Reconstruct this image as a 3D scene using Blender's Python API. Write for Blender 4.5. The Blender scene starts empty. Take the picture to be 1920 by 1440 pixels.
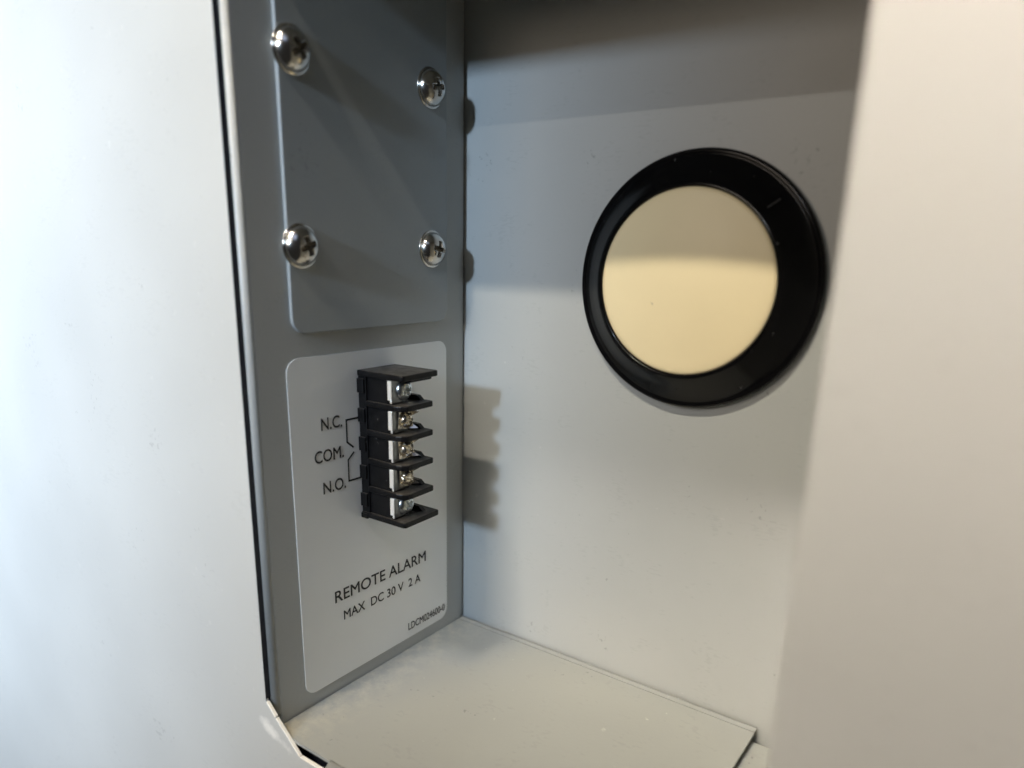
import bpy, bmesh, math, random
from mathutils import Matrix, Vector
random.seed(7)
S = 0.1                       # one modelling unit is ten centimetres
scene = bpy.context.scene
C = scene.collection
V = Vector

# ------------------------------------------------------------------ camera
cam = bpy.data.cameras.new('camera')
cam_ob = bpy.data.objects.new('camera', cam)
C.objects.link(cam_ob)
R_ = V((0.81410988, 0.58029942, 0.02185585)); U_ = V((-0.17453954, 0.20862087, 0.96229584)); B_ = V((0.55386013, -0.78722926, 0.27112551))
M = Matrix((R_, U_, B_)).transposed().to_4x4()
M.translation = V((1.56406516, -1.92971149, 1.32175876)) * S
cam_ob.matrix_world = M
cam.sensor_fit = 'HORIZONTAL'; cam.sensor_width = 36
cam.lens = 1361.4 / 1920 * 36
cam.shift_y = (856.66 - 720) / 1920          # the photograph is cropped off-centre
cam.clip_start = 0.005; cam.clip_end = 60
cam.dof.use_dof = True; cam.dof.focus_distance = 2.25 * S; cam.dof.aperture_fstop = 8.0
scene.camera = cam_ob

# ------------------------------------------------------------------ world, lamps, exposure
world = bpy.data.worlds.new('World'); scene.world = world; world.use_nodes = True
wb = world.node_tree.nodes['Background']
wb.inputs['Color'].default_value = (1.0, 0.96, 0.92, 1); wb.inputs['Strength'].default_value = 0.02
scene.view_settings.view_transform = 'Standard'; scene.view_settings.look = 'None'
scene.view_settings.exposure = 0; scene.view_settings.gamma = 1
scene.cycles.use_denoising = True
scene.cycles.max_bounces = 10; scene.cycles.diffuse_bounces = 6

def lamp(name, target, direction, dist, size, power, color, spread=180, aim=None):
    """area lamp; direction points from the target to the lamp (modelling units)"""
    l = bpy.data.lights.new(name, 'AREA')
    t = V(target); d = V(direction).normalized()
    loc = t + d * dist
    o = bpy.data.objects.new(name, l); C.objects.link(o)
    l.shape = 'RECTANGLE'; l.size = size[0] * S; l.size_y = size[1] * S
    l.energy = power; l.color = color; l.spread = math.radians(spread)
    z = (loc - (V(aim) if aim else t)).normalized()
    x = V((0, 0, 1)).cross(z).normalized(); y = z.cross(x)
    m = Matrix((x, y, z)).transposed().to_4x4(); m.translation = loc * S
    o.matrix_world = m
    return o
COOL = (0.78, 0.91, 1.0); WARM = (1.0, 0.87, 0.70); WHITE = (1.0, 0.95, 0.86)
def rgb(r, g, b):
    m = max(r, g, b); return m, (r / m, g / m, b / m)
def lit(name, target, direction, dist, size, col, **kw):
    p, c = rgb(*col); return lamp(name, target, direction, dist, size, p, c, **kw)
lit('cool_lamp', (0.2, 0, 0.9), (0.05, -1, 0.315), 18, (1.0, 1.0), (1.7, 2.28, 3.0), spread=30, aim=(-4, 0, 1.4))
lit('warm_room_lamp', (0.6, 0, 1.0), (-0.2, -1, 0.25), 16, (4, 3), (3.5, 2.88, 2.3))
lit('ceiling_tube_distant', (0.6, 0, 1.0), (0.0, -1, 0.34), 24, (12, 0.3), (0.8, 0.73, 0.65))
lit('ceiling_tube_far', (0.6, 0, 1.0), (0.0, -1, 0.487), 20, (12, 0.12), (4.0, 3.8, 3.5))
lit('ceiling_tube', (0.3, 0, 1.0), (0.0, -1, 1.022), 18, (5, 0.12), (0.66, 0.6, 0.51), spread=30, aim=(-1.5, -0.4, 1.2))
lit('ceiling_tube_near', (0.3, 0, 0.3), (0.0, -1, 2.03), 14, (5, 0.3), (0.06, 0.06, 0.09), spread=40, aim=(-1.5, -0.4, 0.8))
lit('panel_fill_left', (-0.8, -0.86, 3.6), (-0.2, -1.0, 2.0), 9, (2.6, 1.2), (0.4, 0.3, 0.14), spread=38)  # added fill, brightens the upper left of the front panel
lit('warm_fill', (1.4, -0.86, 2.2), (-0.15, -1, 0.98), 9, (1.0, 0.12), (0.033, 0.031, 0.024), spread=18)  # added fill, warms the right panel and back wall
lit('warm_fill_right', (1.62, -0.86, 2.25), (-0.15, -1, 1.6), 9, (0.4, 0.4), (0.050, 0.0435, 0.0395), spread=9)  # added narrow beam, makes the bright top of the right panel
lit('side_fill', (0, -0.45, 0.6), (1, -1, 1.5), 12, (5, 5), (0.33, 0.41, 0.62))  # added fill from the right, lifts the lower left wall
lit('warm_fill_low', (0.95, 0, 0.2), (-0.2, -1, 1.75), 12, (1.5, 1.0), (0.050, 0.0470, 0.0425), spread=13)  # added fill, brightens the back wall low on the right

# ------------------------------------------------------------------ materials
def new_mat(name):
    m = bpy.data.materials.new(name); m.use_nodes = True
    nt = m.node_tree; b = nt.nodes['Principled BSDF']
    return m, nt, b
def node(nt, kind, **kw):
    n = nt.nodes.new(kind)
    for k, v in kw.items():
        if k in n.inputs: n.inputs[k].default_value = v
        else: setattr(n, k, v)
    return n
def mapping(nt):
    tc = nt.nodes.new('ShaderNodeNewGeometry')
    return tc.outputs['Position']
def ramp(nt, fac, a, b, ca, cb):
    r = nt.nodes.new('ShaderNodeValToRGB')
    r.color_ramp.elements[0].position = a; r.color_ramp.elements[0].color = (*ca, 1)
    r.color_ramp.elements[1].position = b; r.color_ramp.elements[1].color = (*cb, 1)
    nt.links.new(fac, r.inputs[0]); return r.outputs[0]
def mixc(nt, fac, a, b, mode='MIX'):
    n = nt.nodes.new('ShaderNodeMix'); n.data_type = 'RGBA'; n.blend_type = mode
    for s, v in ((0, fac), (6, a), (7, b)):
        if hasattr(v, 'links') or hasattr(v, 'is_linked'): nt.links.new(v, n.inputs[s])
        else: n.inputs[s].default_value = v if s == 0 else (*v, 1)
    return n.outputs[2]

def paint(name, col, rough=0.42, specks=0.5, bump=0.05, scuff=None, dusty=False):
    """powder-coated sheet metal: faint mottling, orange peel, sparse specks of grime"""
    m, nt, b = new_mat(name); pos = mapping(nt)
    mott = node(nt, 'ShaderNodeTexNoise', Scale=22.0, Detail=4.0); nt.links.new(pos, mott.inputs['Vector'])
    c = ramp(nt, mott.outputs[0], 0.3, 0.7, tuple(x * 0.965 for x in col), tuple(min(1, x * 1.03) for x in col))
    sp = node(nt, 'ShaderNodeTexNoise', Scale=640.0, Detail=2.0); nt.links.new(pos, sp.inputs['Vector'])
    clump = node(nt, 'ShaderNodeTexNoise', Scale=55.0, Detail=2.0); nt.links.new(pos, clump.inputs['Vector'])
    add = node(nt, 'ShaderNodeMath', operation='MULTIPLY'); nt.links.new(sp.outputs[0], add.inputs[0]); nt.links.new(clump.outputs[0], add.inputs[1])
    fac = ramp(nt, add.outputs[0], 0.425, 0.50, (0, 0, 0), (specks,) * 3)
    c = mixc(nt, fac, c, tuple(x * 0.45 for x in col))
    dust = node(nt, 'ShaderNodeTexNoise', Scale=260.0, Detail=3.0); nt.links.new(pos, dust.inputs['Vector'])
    f2 = ramp(nt, dust.outputs[0], 0.71, 0.78, (0, 0, 0), (0.5 * specks,) * 3)
    c = mixc(nt, f2, c, (0.75, 0.74, 0.70))
    st = node(nt, 'ShaderNodeVectorMath', operation='MULTIPLY'); nt.links.new(pos, st.inputs[0]); st.inputs[1].default_value = (0.30, 0.5, 1.0)
    dash = node(nt, 'ShaderNodeTexNoise', Scale=1500.0, Detail=1.0); nt.links.new(st.outputs[0], dash.inputs['Vector'])
    area = node(nt, 'ShaderNodeTexNoise', Scale=90.0, Detail=4.0); nt.links.new(pos, area.inputs['Vector'])
    dm = node(nt, 'ShaderNodeMath', operation='MULTIPLY'); nt.links.new(dash.outputs[0], dm.inputs[0]); nt.links.new(area.outputs[0], dm.inputs[1])
    c = mixc(nt, ramp(nt, dm.outputs[0], 0.335, 0.42, (0, 0, 0), (0.13 * min(1, specks * 2),) * 3), c, tuple(x * 0.5 for x in col))
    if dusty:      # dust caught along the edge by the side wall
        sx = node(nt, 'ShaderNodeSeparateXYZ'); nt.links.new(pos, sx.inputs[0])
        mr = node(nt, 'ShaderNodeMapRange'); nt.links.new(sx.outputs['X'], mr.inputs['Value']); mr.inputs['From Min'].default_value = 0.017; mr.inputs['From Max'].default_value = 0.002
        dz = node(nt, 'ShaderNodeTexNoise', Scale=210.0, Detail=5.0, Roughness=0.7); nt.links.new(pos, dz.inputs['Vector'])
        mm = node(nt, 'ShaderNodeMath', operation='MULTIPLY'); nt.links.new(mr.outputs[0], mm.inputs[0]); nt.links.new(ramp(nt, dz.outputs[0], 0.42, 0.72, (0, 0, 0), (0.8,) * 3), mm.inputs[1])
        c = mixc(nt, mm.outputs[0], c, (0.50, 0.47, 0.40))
    r_in = b.inputs['Roughness']
    if scuff:
        d = node(nt, 'ShaderNodeVectorMath', operation='SUBTRACT'); nt.links.new(pos, d.inputs[0]); d.inputs[1].default_value = V(scuff[0]) * S
        rot = node(nt, 'ShaderNodeVectorRotate', rotation_type='Y_AXIS'); rot.inputs['Angle'].default_value = scuff[2]; nt.links.new(d.outputs[0], rot.inputs['Vector'])
        sc = node(nt, 'ShaderNodeVectorMath', operation='DIVIDE'); nt.links.new(rot.outputs[0], sc.inputs[0]); sc.inputs[1].default_value = V(scuff[1]) * S
        ln = node(nt, 'ShaderNodeVectorMath', operation='LENGTH'); nt.links.new(sc.outputs[0], ln.inputs[0])
        nz = node(nt, 'ShaderNodeTexNoise', Scale=130.0, Detail=6.0, Roughness=0.65); nt.links.new(pos, nz.inputs['Vector'])
        mx = node(nt, 'ShaderNodeMath', operation='MULTIPLY_ADD'); nt.links.new(nz.outputs[0], mx.inputs[0]); mx.inputs[1].default_value = 2.2
        sb = node(nt, 'ShaderNodeMath', operation='SUBTRACT', ); sb.inputs[0].default_value = 0.0; nt.links.new(ln.outputs['Value'], sb.inputs[1])
        nt.links.new(sb.outputs[0], mx.inputs[2])
        f3 = ramp(nt, mx.outputs[0], 0.35, 0.95, (0, 0, 0), (0.8,) * 3)
        c = mixc(nt, f3, c, (0.84, 0.83, 0.79))
    nt.links.new(c, b.inputs['Base Color'])
    pe = node(nt, 'ShaderNodeTexNoise', Scale=900.0, Detail=2.0); nt.links.new(pos, pe.inputs['Vector'])
    rr = ramp(nt, mott.outputs[0], 0.3, 0.7, (rough * 0.92,) * 3, (rough * 1.1,) * 3); nt.links.new(rr, r_in)
    bp = node(nt, 'ShaderNodeBump', Strength=bump, Distance=0.0006); nt.links.new(pe.outputs[0], bp.inputs['Height']); nt.links.new(bp.outputs[0], b.inputs['Normal'])
    return m
def plain(name, col, rough, metallic=0.0, noise=0.0, scale=300.0, light=None, bump=0.0):
    m, nt, b = new_mat(name); pos = mapping(nt)
    b.inputs['Metallic'].default_value = metallic
    nz = node(nt, 'ShaderNodeTexNoise', Scale=scale, Detail=4.0); nt.links.new(pos, nz.inputs['Vector'])
    c = ramp(nt, nz.outputs[0], 0.3, 0.75, tuple(x * (1 - noise) for x in col), tuple(min(1, x * (1 + noise)) for x in col))
    if light:     # sparse pale flecks: dust and scratches
        n2 = node(nt, 'ShaderNodeTexNoise', Scale=light[1], Detail=3.0); nt.links.new(pos, n2.inputs['Vector'])
        c = mixc(nt, ramp(nt, n2.outputs[0], light[2], light[2] + 0.07, (0, 0, 0), (0.7,) * 3), c, light[0])
    nt.links.new(c, b.inputs['Base Color'])
    r = ramp(nt, nz.outputs[0], 0.3, 0.75, (rough * 0.85,) * 3, (min(1, rough * 1.2),) * 3); nt.links.new(r, b.inputs['Roughness'])
    if bump:
        bp = node(nt, 'ShaderNodeBump', Strength=bump, Distance=0.0004); nt.links.new(nz.outputs[0], bp.inputs['Height']); nt.links.new(bp.outputs[0], b.inputs['Normal'])
    return m
WALL = (0.425, 0.435, 0.420)
M_wall = paint('grey_paint', WALL)
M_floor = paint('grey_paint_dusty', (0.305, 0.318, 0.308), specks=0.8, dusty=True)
M_front = paint('grey_paint_front', (0.500, 0.506, 0.490), specks=0.3, scuff=((0.0, -0.862, -0.008), (0.095, 0.4, 0.034), -0.46))
M_plate = paint('grey_paint_plate', (0.335, 0.36, 0.365), specks=0.25, rough=0.38)
M_dark = plain('navy_gap_shade', (0.010, 0.012, 0.022), 0.6)
M_label = plain('grey_film', (0.86, 0.87, 0.855), 0.36, noise=0.02, scale=40)
M_ink = plain('black_ink', (0.012, 0.012, 0.012), 0.5)
M_black = plain('black_gloss_plastic', (0.0035, 0.0035, 0.004), 0.13, noise=0.2, scale=120, light=((0.20, 0.20, 0.20), 380, 0.715))
M_cream = plain('cream_plastic', (0.93, 0.785, 0.49), 0.42, noise=0.02, scale=60, light=((0.50, 0.40, 0.22), 330, 0.745))
M_bakelite = plain('black_moulded_plastic', (0.0045, 0.0045, 0.0050), 0.38, noise=0.35, scale=350, light=((0.16, 0.15, 0.14), 500, 0.72), bump=0.25)
for m_ in (M_black, M_bakelite): m_.node_tree.nodes['Principled BSDF'].inputs['Specular IOR Level'].default_value = 0.24
# dust lying on the upward faces of the moulded block
nt = M_bakelite.node_tree; b = nt.nodes['Principled BSDF']
src = b.inputs['Base Color'].links[0].from_socket
ge = nt.nodes.new('ShaderNodeNewGeometry'); sx = nt.nodes.new('ShaderNodeSeparateXYZ'); nt.links.new(ge.outputs['Normal'], sx.inputs[0])
up = ramp(nt, sx.outputs['Z'], 0.75, 0.98, (0, 0, 0), (1, 1, 1))
dn = node(nt, 'ShaderNodeTexNoise', Scale=420.0, Detail=5.0, Roughness=0.65); nt.links.new(ge.outputs['Position'], dn.inputs['Vector'])
mu = node(nt, 'ShaderNodeMath', operation='MULTIPLY'); nt.links.new(up, mu.inputs[0]); nt.links.new(ramp(nt, dn.outputs[0], 0.35, 0.75, (0.15,) * 3, (0.75,) * 3), mu.inputs[1])
nt.links.new(mixc(nt, mu.outputs[0], src, (0.085, 0.078, 0.068)), b.inputs['Base Color'])
M_chrome = plain('polished_steel', (0.64, 0.61, 0.56), 0.19, 1.0, noise=0.03)
M_zinc = plain('zinc_plated_steel', (0.78, 0.83, 0.85), 0.27, 1.0, noise=0.05)
M_brass = plain('nickel_brass', (0.84, 0.78, 0.66), 0.22, 1.0, noise=0.08)
M_term_lit = plain('terminal_metal_lit', (0.85, 0.84, 0.80), 0.35, 0.5, noise=0.03)  # terminal metal with the tab's brightness put into its colour
M_term_shaded = plain('terminal_metal_shaded', (0.28, 0.29, 0.29), 0.30, 1.0, noise=0.06)  # same metal darkened, a dark reflection painted on the terminal face
M_greymark = plain('grey_scratch', (0.035, 0.035, 0.035), 0.5)

# ------------------------------------------------------------------ helpers
def link(name, me, mat, parent=None, origin=(0, 0, 0)):
    o = bpy.data.objects.new(name, me); C.objects.link(o)
    if mat is not None and not me.materials: me.materials.append(mat)
    if parent is not None: o.parent = parent
    else: o.location = V(origin) * S
    return o
def from_bm(name, bm, mat, parent=None, origin=(0, 0, 0), smooth=False):
    bmesh.ops.recalc_face_normals(bm, faces=bm.faces)
    for v in bm.verts: v.co = (v.co - V(origin)) * S
    me = bpy.data.meshes.new(name); bm.to_mesh(me); bm.free()
    if smooth:
        for p in me.polygons: p.use_smooth = True
    return link(name, me, mat, parent, origin)
def bevel(o, w, seg=3, ang=30):
    b = o.modifiers.new('bevel', 'BEVEL'); b.width = w * S; b.segments = seg; b.limit_method = 'ANGLE'; b.angle_limit = math.radians(ang)
    b.harden_normals = False
    return o
def box(bm, x0, x1, y0, y1, z0, z1):
    vs = [bm.verts.new((x, y, z)) for x in (x0, x1) for y in (y0, y1) for z in (z0, z1)]
    for f in ((0, 1, 3, 2), (4, 6, 7, 5), (0, 4, 5, 1), (2, 3, 7, 6), (0, 2, 6, 4), (1, 5, 7, 3)):
        bm.faces.new([vs[i] for i in f])
def prism(bm, pts, lo, hi, axis):
    """polygon of 2-D points swept along an axis (0 x, 1 y, 2 z)"""
    def P(a, b, t):
        return {0: (t, a, b), 1: (a, t, b), 2: (a, b, t)}[axis]
    A = [bm.verts.new(P(a, b, lo)) for a, b in pts]; Bv = [bm.verts.new(P(a, b, hi)) for a, b in pts]
    bm.faces.new(A); bm.faces.new(Bv)
    n = len(pts)
    for i in range(n): bm.faces.new((A[i], A[(i + 1) % n], Bv[(i + 1) % n], Bv[i]))
def rrect(y0, y1, z0, z1, r, seg=8):
    out = []
    for cy, cz, a0 in ((y1 - r, z1 - r, 0), (y0 + r, z1 - r, 90), (y0 + r, z0 + r, 180), (y1 - r, z0 + r, 270)):
        for k in range(seg + 1):
            a = math.radians(a0 + 90 * k / seg); out.append((cy + r * math.cos(a), cz + r * math.sin(a)))
    return out
def sheet(bm, profile, lo, hi, axis, thick):
    """thin folded sheet: open 2-D profile given thickness to its left, swept along an axis"""
    n = len(profile); off = []
    for i, p in enumerate(profile):
        a = V(profile[max(i - 1, 0)]); b = V(profile[min(i + 1, n - 1)])
        d = (b - a).normalized(); off.append((p[0] - d.y * thick, p[1] + d.x * thick))
    prism(bm, list(profile) + off[::-1], lo, hi, axis)
def lathe(bm, prof, place, seg=96, close_start=False, close_end=False):
    """prof: (radius, height) pairs; place(u, v, h) -> world point"""
    rings = []
    for r, h in prof:
        rings.append([bm.verts.new(place(r * math.cos(2 * math.pi * k / seg), r * math.sin(2 * math.pi * k / seg), h)) for k in range(seg)])
    for a, b in zip(rings, rings[1:]):
        for k in range(seg): bm.faces.new((a[k], a[(k + 1) % seg], b[(k + 1) % seg], b[k]))
    if close_start: bm.faces.new(rings[0][::-1])
    if close_end: bm.faces.new(rings[-1])
def thing(name, label, cat, origin, group=None):
    o = bpy.data.objects.new(name, None); C.objects.link(o); o.location = V(origin) * S
    o.empty_display_size = 0.01
    tag(o, label, cat, group); return o
def tag(o, label, cat, group=None):
    o['label'] = label; o['category'] = cat
    if group: o['group'] = group
    return o
def structure(o): o['kind'] = 'structure'; return o

# ------------------------------------------------------------------ the setting: the recess in the cabinet
FY = -0.862                                   # front face of the cabinet panel
ZT = 2.08                                     # top of the opening
# back wall
bm = bmesh.new(); box(bm, -0.3, 1.40, 0.0, 0.012, -0.3, 2.3)
structure(from_bm('wall_back', bm, M_wall))
# left wall: folded sheet with a rounded hem at the front and a joggled strip at the rear
HR = 0.0165
prof = [(-0.0035, -0.0065), (-0.0035, -0.0225), (0.0, -0.0235), (0.0, -0.8245), (-0.0014, -0.8257), (0.0, -0.8269), (0.0, -0.829)]
hem = [(-HR + HR * math.cos(math.radians(a)), -0.829 - HR * math.sin(math.radians(a))) for a in range(10, 181, 10)]
wl = bmesh.new(); sheet(wl, prof, -0.3, 2.2, 2, -0.008)
wall_left = structure(from_bm('wall_left', wl, M_wall))
hm = bmesh.new(); sheet(hm, [(0.0, -0.829)] + hem + [(-2 * HR, -0.80)], 0.035, 2.2, 2, -0.004)
hb = from_bm('hem', hm, M_wall, wall_left, smooth=False)
for p in hb.data.polygons: p.use_smooth = len(p.vertices) == 4
# right wall, ceiling
bm = bmesh.new(); box(bm, 1.36, 1.372, -0.84, -0.004, -0.3, 2.2); structure(from_bm('wall_right', bm, M_wall))
bm = bmesh.new(); box(bm, 0.0, 1.36, -0.845, -0.004, 2.2, 2.212); structure(from_bm('ceiling', bm, M_wall))
# inside of the cabinet, coloured near-black to paint the shade in the gaps
bm = bmesh.new()
for q in ((-5, 7, 0.6, 0.62, -4, 7), (-5.02, -5, -0.848, 0.6, -4, 7), (7, 7.02, -0.848, 0.6, -4, 7), (-5, 7, -0.848, 0.6, -4.02, -4), (-5, 7, -0.848, 0.6, 7, 7.02)): box(bm, *q)
box(bm, -0.075, -0.06, -0.848, 0.6, -4, 7)
box(bm, -0.06, 1.6, -0.80, -0.79, -0.5, -0.05)
structure(from_bm('cabinet_interior', bm, M_dark))
# floor tray: flat sheet, cut flush at the left of its front edge, folded down along the rest
floor_bm = bmesh.new()
XF = 0.231
box(floor_bm, 0.003, XF, -0.852, -0.036, -0.010, 0.0)
box(floor_bm, XF, 1.111, -0.846, -0.036, -0.010, 0.0)
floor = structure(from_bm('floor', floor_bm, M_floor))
r = 0.034
lp = bmesh.new()
arc = [(-0.8462 - r * math.sin(math.radians(a)), -r + r * math.cos(math.radians(a))) for a in range(0, 91, 9)]
sheet(lp, arc + [(-0.8462 - r, -0.12)], XF + 0.002, 1.111, 0, 0.010)
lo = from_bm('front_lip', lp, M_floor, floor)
for p in lo.data.polygons: p.use_smooth = len(p.vertices) == 4
rp = bmesh.new(); sheet(rp, [(-0.0328, -0.0006), (-0.028, 0.0000), (-0.014, 0.0008)][::-1], 0.004, 1.110, 0, 0.008)
from_bm('rear_lip', rp, M_floor, floor)
# lower plate to the right of the tray
bm = bmesh.new(); box(bm, 1.10, 1.36, -0.84, -0.03, -0.055, -0.030)
fp = bevel(structure(from_bm('floor_ledge', bm, M_floor)), 0.012)

# ------------------------------------------------------------------ front panel with its opening
XL, XR, ZB = -0.011, 1.335, -0.036
bm = bmesh.new()
outer = [(-5, -4), (7, -4), (7, 7), (-5, 7)]
inner = [(-0.019, 0.084), (0.018, 0.0485), (0.020, 0.046), (0.117, ZB - 0.002), (XR, ZB), (XR, ZT), (-0.011, ZT)]
T = 0.011
def ring_faces(y):
    o = [bm.verts.new((x, y, z)) for x, z in outer]; i = [bm.verts.new((x, y, z)) for x, z in inner]; return o, i
of, nf = ring_faces(FY); ob, nb = ring_faces(FY + T)
def fill(o, i):
    # o: bottom-left, bottom-right, top-right, top-left; i: chamfer..., bottom-right, top-right, top-left
    a, b2, c, d, br, tr, tl = i
    bm.faces.new((o[0], d, c, b2, a)); bm.faces.new((o[0], o[1], br, d)); bm.faces.new((o[1], o[2], tr, br)); bm.faces.new((o[2], o[3], tl, tr)); bm.faces.new((o[3], o[0], a, tl))
fill(of, nf); fill(ob, nb)
for k in range(7): bm.faces.new((nf[k], nf[(k + 1) % 7], nb[(k + 1) % 7], nb[k]))
fpn = from_bm('front_panel', bm, M_front)
tag(fpn, 'pale grey sheet-metal front panel framing the recess, scuffed at its lower left corner', 'panel')
bevel(fpn, 0.0022, 2, 50)
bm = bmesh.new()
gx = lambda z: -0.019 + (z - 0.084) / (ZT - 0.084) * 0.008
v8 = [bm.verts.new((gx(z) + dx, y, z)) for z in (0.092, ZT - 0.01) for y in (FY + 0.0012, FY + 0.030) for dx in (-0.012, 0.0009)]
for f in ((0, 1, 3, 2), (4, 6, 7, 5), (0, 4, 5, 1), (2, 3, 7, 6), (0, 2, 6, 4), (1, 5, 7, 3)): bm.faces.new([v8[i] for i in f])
from_bm('gap_shade', bm, M_dark, fpn)  # added dark strip over the cut edge, painting the shade of the gap
M_lit_edge = plain('lit_cut_edge', (0.82, 0.81, 0.77), 0.4, noise=0.06, scale=500)  # light caught by the cut edge, put into the colour of added pale strips
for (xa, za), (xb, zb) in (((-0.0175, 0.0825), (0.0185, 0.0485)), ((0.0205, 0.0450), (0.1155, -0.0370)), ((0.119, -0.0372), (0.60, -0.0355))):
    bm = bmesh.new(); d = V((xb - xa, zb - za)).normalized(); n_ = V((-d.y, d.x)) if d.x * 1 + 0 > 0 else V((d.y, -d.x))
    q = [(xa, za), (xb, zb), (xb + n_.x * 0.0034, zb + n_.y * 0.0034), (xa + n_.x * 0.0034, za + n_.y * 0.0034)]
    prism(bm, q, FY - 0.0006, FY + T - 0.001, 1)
    bevel(from_bm('lit_edge', bm, M_lit_edge, fpn), 0.001, 1)

# ------------------------------------------------------------------ cover plate with four screws
bm = bmesh.new(); prism(bm, rrect(-0.717, -0.105, 1.104, 2.05, 0.042), 0.0005, 0.0125, 0)
tag(bevel(from_bm('cover_plate', bm, M_plate, origin=(0, -0.41, 1.104)), 0.003, 2, 40), 'blank grey metal cover plate screwed to the left wall above the sticker', 'cover plate')

def phillips_head(r, h, slot_w, slot_l, depth, nr=34, na=96, sharp=1.0):
    """domed head with a cross recess, standing on h = 0 along +x"""
    bm = bmesh.new()
    def ht(y, z):
        q = min(1.0, math.hypot(y, z) / r)
        hh = h * (1 - q ** 2.4) ** 0.62 if q < 1 else 0.0
        def slot(a, b):
            e = slot_w * 0.5
            s = min(max((e - abs(a)) / (0.3 * e) , 0), 1) * min(max((slot_l - abs(b)) / (0.25 * slot_l), 0), 1)
            return s
        s = max(slot(y, z), slot(z, y))
        return hh - depth * s
    c = bm.verts.new((ht(0, 0), 0, 0)); rings = []
    for i in range(1, nr + 1):
        q = (i / nr) ** 0.8 if i > nr * 0.75 else (i / nr) ** 0.8
        q = min(q, 1)
        rings.append([bm.verts.new((ht(r * q * math.cos(2 * math.pi * k / na), r * q * math.sin(2 * math.pi * k / na)), r * q * math.cos(2 * math.pi * k / na), r * q * math.sin(2 * math.pi * k / na))) for k in range(na)])
    for k in range(na): bm.faces.new((c, rings[0][k], rings[0][(k + 1) % na]))
    for a, b in zip(rings, rings[1:]):
        for k in range(na): bm.faces.new((a[k], b[k], b[(k + 1) % na], a[(k + 1) % na]))
    base = [bm.verts.new((-0.003, v.co.y, v.co.z)) for v in rings[-1]]
    for k in range(na): bm.faces.new((rings[-1][k], base[k], base[(k + 1) % na], rings[-1][(k + 1) % na]))
    bm.faces.new(base[::-1])
    return bm
hd = phillips_head(0.0505, 0.033, 0.0145, 0.0245, 0.030)
head_me = bpy.data.meshes.new('head')
bmesh.ops.recalc_face_normals(hd, faces=hd.faces)
for v in hd.verts: v.co *= S
hd.to_mesh(head_me); hd.free(); head_me.materials.append(M_chrome)
for p in head_me.polygons: p.use_smooth = True
ws = bmesh.new(); lathe(ws, [(0.030, 0.0), (0.0555, 0.0), (0.0565, 0.003), (0.0545, 0.0055), (0.030, 0.006)], lambda u, v, h: (h * S, u * S, v * S), 64)
ws_me = bpy.data.meshes.new('washer'); ws.to_mesh(ws_me); ws.free(); ws_me.materials.append(M_chrome)
for p in ws_me.polygons: p.use_smooth = True
for y, z, a, lab in ((-0.676, 1.773, 33, 'chrome cross-head screw nearest the top left, at the front edge of the cover plate'),
                     (-0.182, 1.776, 8, 'chrome cross-head screw at the upper right of the cover plate, beside the back wall'),
                     (-0.680, 1.325, 20, 'chrome cross-head screw at the lower left of the cover plate'),
                     (-0.182, 1.326, -12, 'chrome cross-head screw at the lower right of the cover plate, beside the back wall')):
    t = thing('screw', lab, 'screw', (0.0127, y, z), 'screws holding the cover plate')
    link('washer', ws_me, None, t)
    h = link('head', head_me, None, t); h.location.x = 0.0055 * S; h.rotation_euler.x = math.radians(a)

# ------------------------------------------------------------------ sticker with its lettering
LX = 0.0022
bm = bmesh.new(); prism(bm, rrect(-0.738, -0.100, 0.040, 1.040, 0.038), 0.0004, LX, 0)
stick = tag(from_bm('sticker', bm, M_label, origin=(0, -0.42, 0.04)), 'light grey printed sticker reading REMOTE ALARM below the terminal block', 'sticker')
SO = V((0, -0.42, 0.04))
def text(name, body, y0, y1, z, cap, spacing=1.0, word=1.0):
    cu = bpy.data.curves.new(name, 'FONT'); cu.body = body; cu.size = 1; cu.space_character = spacing; cu.space_word = word; cu.resolution_u = 6; cu.bevel_depth = 0.011; cu.bevel_resolution = 0
    tmp = bpy.data.objects.new(name + '_source', cu); C.objects.link(tmp)
    dg = bpy.context.evaluated_depsgraph_get()
    me = bpy.data.meshes.new_from_object(tmp.evaluated_get(dg)); bpy.data.objects.remove(tmp)
    xs = [v.co.x for v in me.vertices]; w0, w1 = min(xs), max(xs)
    capr = 0.70
    for v in me.vertices:
        yy = y0 + (v.co.x - w0) / (w1 - w0) * (y1 - y0); zz = z + v.co.y / capr * cap
        v.co = (V((LX + 0.0006 + v.co.z * 0.03, yy, zz)) - SO) * S
    me.materials.clear(); me.name = name
    return link(name, me, M_ink, stick)
text('lettering', 'REMOTE ALARM', -0.614, -0.211, 0.2965, 0.0372)
text('lettering', 'MAX  DC 30 V  2 A', -0.583, -0.239, 0.2292, 0.0298)
text('lettering', 'LDCM024600-0', -0.303, -0.1135, 0.0690, 0.0262)
text('lettering', 'N.C.', -0.634, -0.558, 0.8325, 0.0350)
text('lettering', 'COM.', -0.662, -0.5565, 0.7415, 0.0350)
text('lettering', 'N.O.', -0.637, -0.553, 0.6470, 0.0350)
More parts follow.
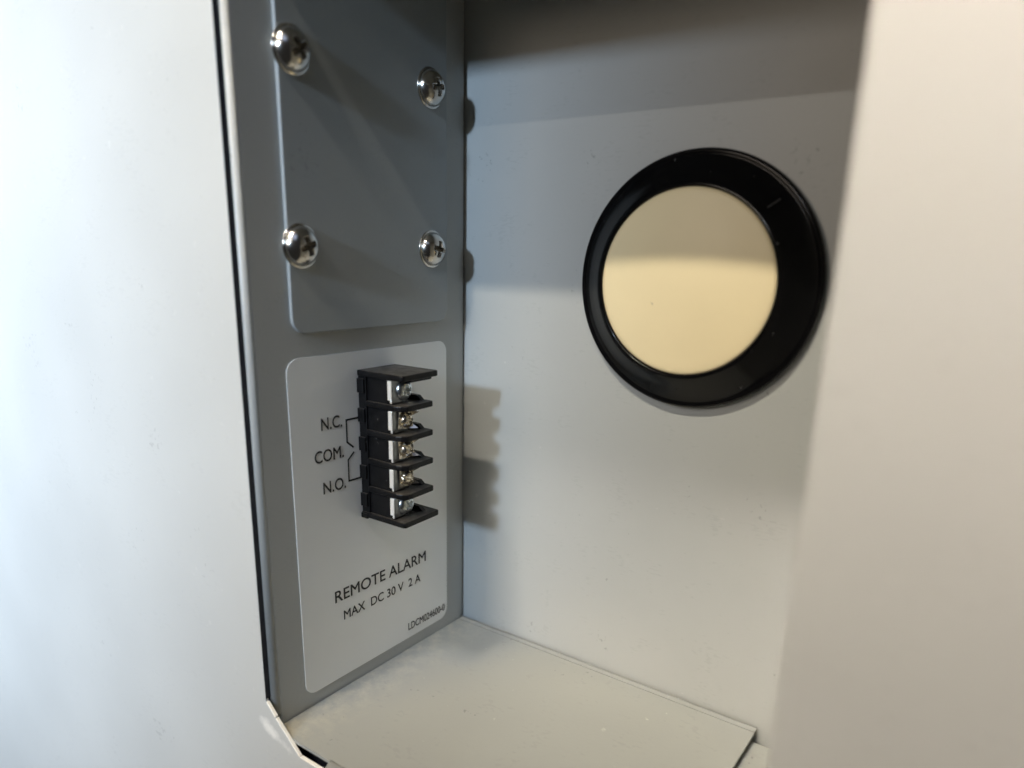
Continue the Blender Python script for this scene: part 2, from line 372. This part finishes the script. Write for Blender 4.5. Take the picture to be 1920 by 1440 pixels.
def stroke(name, pts, w):
    bm = bmesh.new(); L = []; Rr = []
    for i, p in enumerate(pts):
        p = V(p); a = V(pts[max(i - 1, 0)]); b = V(pts[min(i + 1, len(pts) - 1)])
        if i in (0, len(pts) - 1): d = (b - a).normalized(); k = 1
        else:
            d1 = (p - a).normalized(); d2 = (b - p).normalized(); d = (d1 + d2).normalized(); k = 1 / max(0.5, d.dot(d1))
        n = V((-d.y, d.x)) * w * 0.5 * k
        L.append(bm.verts.new((LX + 0.0005, p.x + n.x, p.y + n.y))); Rr.append(bm.verts.new((LX + 0.0005, p.x - n.x, p.y - n.y)))
    for i in range(len(pts) - 1): bm.faces.new((L[i], L[i + 1], Rr[i + 1], Rr[i]))
    for v in bm.verts: v.co = (v.co - SO) * S
    me = bpy.data.meshes.new(name); bm.to_mesh(me); bm.free(); return link(name, me, M_ink, stick)
stroke('contact_line', [(-0.470, 0.8475), (-0.542, 0.8475), (-0.542, 0.782), (-0.518, 0.762)], 0.0054)
stroke('contact_line', [(-0.517, 0.748), (-0.5405, 0.728), (-0.5405, 0.664), (-0.470, 0.664)], 0.0054)

# ------------------------------------------------------------------ terminal block
TO = (LX, -0.42, 0.541)
tb = thing('terminal_block', 'black moulded terminal block with five screw terminals on the sticker', 'terminal block', TO)
bm = bmesh.new(); box(bm, LX + 0.0003, 0.034, -0.492, -0.345, 0.543, 0.986)
bevel(from_bm('base', bm, M_bakelite, tb, TO), 0.002, 2)
tops = [0.988, 0.901, 0.815, 0.729, 0.642, 0.558]
TH = 0.017
for k, t in enumerate(tops):
    end = k in (0, 5)
    yr = -0.340 if end else -0.362
    yf = -0.496 if end else -0.494
    th = TH if k != 5 else 0.017
    pts = [(LX + 0.0005 if end else 0.032, yf), (0.150 if not end else 0.168, yf), (0.166 if not end else 0.174, yf + (0.006 if not end else 0.001)), (0.1805, yf + (0.005 if end else 0.020)), (0.1815, yf + (0.012 if end else 0.034)), (0.1780, yr - 0.006), (0.174, yr), (0.032 if not end else LX + 0.0005, yr)]
    bm = bmesh.new(); prism(bm, pts, t - th, t, 2)
    b = bevel(from_bm('barrier', bm, M_bakelite, tb, TO), 0.0035, 3)
    if k:    # raised rear rib
        bm = bmesh.new(); prism(bm, [(0.034, t - 0.001), (0.150, t - 0.001), (0.133, t + 0.013), (0.034, t + 0.015)], -0.385, -0.369, 1)
        bevel(from_bm('rib', bm, M_bakelite, b, TO), 0.0015, 2)
    else:    # step under the end barrier
        bm = bmesh.new(); prism(bm, [(0.034, t - th + 0.001), (0.164, t - th + 0.001), (0.160, t - th - 0.010), (0.034, t - th - 0.012)], -0.44, -0.352, 1)
        bevel(from_bm('rib', bm, M_bakelite, b, TO), 0.0015, 2)
for k in range(6):     # small feet along the front edge of the base
    bm = bmesh.new(); z = tops[k] - (0.045 if k < 5 else 0.012); hh = 0.021 if k < 5 else 0.008
    box(bm, LX + 0.0006, 0.030, -0.4985, -0.491, z - hh, z + hh); bevel(from_bm('foot', bm, M_bakelite, tb, TO), 0.002, 2)

def small_mesh(name, bm, mat, smooth=True):
    bmesh.ops.recalc_face_normals(bm, faces=bm.faces)
    for v in bm.verts: v.co *= S
    me = bpy.data.meshes.new(name); bm.to_mesh(me); bm.free(); me.materials.append(mat)
    for p in me.polygons: p.use_smooth = smooth
    return me
sil_me = small_mesh('terminal_screw', phillips_head(0.0300, 0.017, 0.010, 0.0155, 0.013, 26, 64), M_zinc)
gold_me = small_mesh('terminal_screw', phillips_head(0.0225, 0.014, 0.0085, 0.024, 0.011, 26, 64), M_brass)
lw = bmesh.new()
n = 14
for k in range(n):    # lock washer of twisted teeth
    a0 = 2 * math.pi * k / n; a1 = a0 + 2 * math.pi / n * 0.72
    q = [(0.012, a0, 0.001), (0.012, a1, 0.001), (0.0255, a1, 0.005), (0.0255, a0, 0.000)]
    lo_ = [lw.verts.new((h, rr * math.cos(a), rr * math.sin(a))) for rr, a, h in q]; hi_ = [lw.verts.new((h + 0.002, rr * math.cos(a), rr * math.sin(a))) for rr, a, h in q]
    lw.faces.new(lo_); lw.faces.new(hi_)
    for i in range(4): lw.faces.new((lo_[i], lo_[(i + 1) % 4], hi_[(i + 1) % 4], hi_[i]))
lock_me = small_mesh('lock_washer', lw, M_brass, False)
sq = bmesh.new()      # square clamp washer with two turned-up corners
prism(sq, [(-0.028, -0.027), (0.024, -0.027), (0.024, 0.027), (-0.028, 0.027)], 0.0, 0.004, 0)
for sgn in (1, -1):
    a = [(0.004, 0.024, sgn * 0.027), (0.004, 0.024, sgn * 0.009), (0.004, 0.014, sgn * 0.027), (0.026, 0.033, sgn * 0.024)]
    vs = [sq.verts.new(p) for p in a]
    for f in ((0, 1, 2), (0, 1, 3), (1, 2, 3), (0, 2, 3)): sq.faces.new([vs[i] for i in f])
clamp_me = small_mesh('clamp_washer', sq, M_brass, False)
for k in range(5):
    z1 = tops[k] - TH; z0 = tops[k + 1]; zc = (z0 + z1) / 2
    bm = bmesh.new(); box(bm, 0.033, 0.119, -0.486, -0.425, z0 - 0.002, z1 + 0.002)
    c = bevel(from_bm('cell', bm, M_bakelite, tb, TO), 0.001, 1)
    bm = bmesh.new(); box(bm, 0.100, 0.123, -0.489, -0.428, z0 + 0.004, z1 - 0.003)
    bevel(from_bm('shoulder', bm, M_bakelite, c, TO), 0.001, 1)
    bm = bmesh.new(); box(bm, 0.1235, 0.1355, -0.4885, -0.428, z0 + 0.003, z1 - 0.0015)
    tp = bevel(from_bm('terminal', bm, M_term_shaded, tb, TO), 0.0015, 2)
    bm = bmesh.new(); box(bm, 0.1205, 0.1357, -0.4930, -0.4887, z0 + 0.012, z1 - 0.0015)
    box(bm, 0.1300, 0.1356, -0.4926, -0.4887, z0 + 0.0035, z0 + 0.0125)
    bevel(from_bm('tab', bm, M_term_lit, tp, TO), 0.0018, 2)
    yc = -0.443
    def put(me, name, x, rot=0, tilt=0, lab=None):
        o = link(name, me, None, tp); o.location = (V((x, yc, zc + 0.003)) - V(TO)) * S; o.rotation_euler = (math.radians(rot), math.radians(tilt), math.radians(tilt * 0.6))
        if lab: o['label'] = lab
    if k in (0, 4):
        put(sil_me, 'terminal_screw', 0.1362, 12 + 30 * k, 0, 'silvery flush cross-head terminal screw')
    else:
        put(clamp_me, 'clamp_washer', 0.1363, 4 * k - 8, (2, -3, 3)[k - 1])
        put(lock_me, 'lock_washer', 0.1410, 40 * k, 2)
        put(gold_me, 'terminal_screw', 0.1470, 25 * k, (2, -2, 3)[k - 1], 'brassy raised cross-head terminal screw')

# ------------------------------------------------------------------ access port on the back wall
PX, PZ = 0.7995, 1.253
PO = (PX, 0, PZ)
port = thing('access_port', 'round black rimmed port with a cream plug on the back wall', 'port', PO)
pl = lambda u, v, h: (PX + u, -h, PZ + v)
bm = bmesh.new()
lathe(bm, [(0.20, 0.0008), (0.331, 0.0008), (0.3365, 0.006), (0.3375, 0.020), (0.336, 0.029), (0.332, 0.0335), (0.327, 0.0345), (0.3225, 0.0325), (0.320, 0.0330), (0.300, 0.046), (0.275, 0.065), (0.258, 0.080), (0.249, 0.0865), (0.2440, 0.0880), (0.2415, 0.0868), (0.2400, 0.0830), (0.2395, 0.055), (0.20, 0.06)], pl, 160)
from_bm('rim', bm, M_black, port, PO, smooth=True)
bm = bmesh.new()
prof = [(0.2393, 0.057), (0.2393, 0.079), (0.2375, 0.0845), (0.230, 0.0875)]
for i in range(1, 15):
    q = 1 - i / 14; prof.append((max(0.230 * q, 0.0008), 0.0875 + 0.014 * (1 - q * q)))
lathe(bm, prof, pl, 160, close_end=True)
from_bm('plug', bm, M_cream, port, PO, smooth=True)
# pale radial nick on the rim
a = math.radians(44); bm = bmesh.new()
for r0, r1, h0, h1 in ((0.268, 0.298, 0.0722, 0.0482),):
    n_ = V((-math.sin(a), math.cos(a))) * 0.0020
    pts = [(r0, h0), (r1, h1)]
    vs = []
    for (rr, hh) in pts:
        for sg in (-1, 1): vs.append(bm.verts.new(pl(rr * math.cos(a) + n_.x * sg, rr * math.sin(a) + n_.y * sg, hh + 0.0012)))
    bm.faces.new((vs[0], vs[1], vs[3], vs[2]))
    lowv = [bm.verts.new(v.co + V((0, 0.004, 0))) for v in vs]
    for i, j in ((0, 1), (1, 3), (3, 2), (2, 0)): bm.faces.new((vs[i], vs[j], lowv[j], lowv[i]))
from_bm('nick', bm, M_greymark, port, PO)
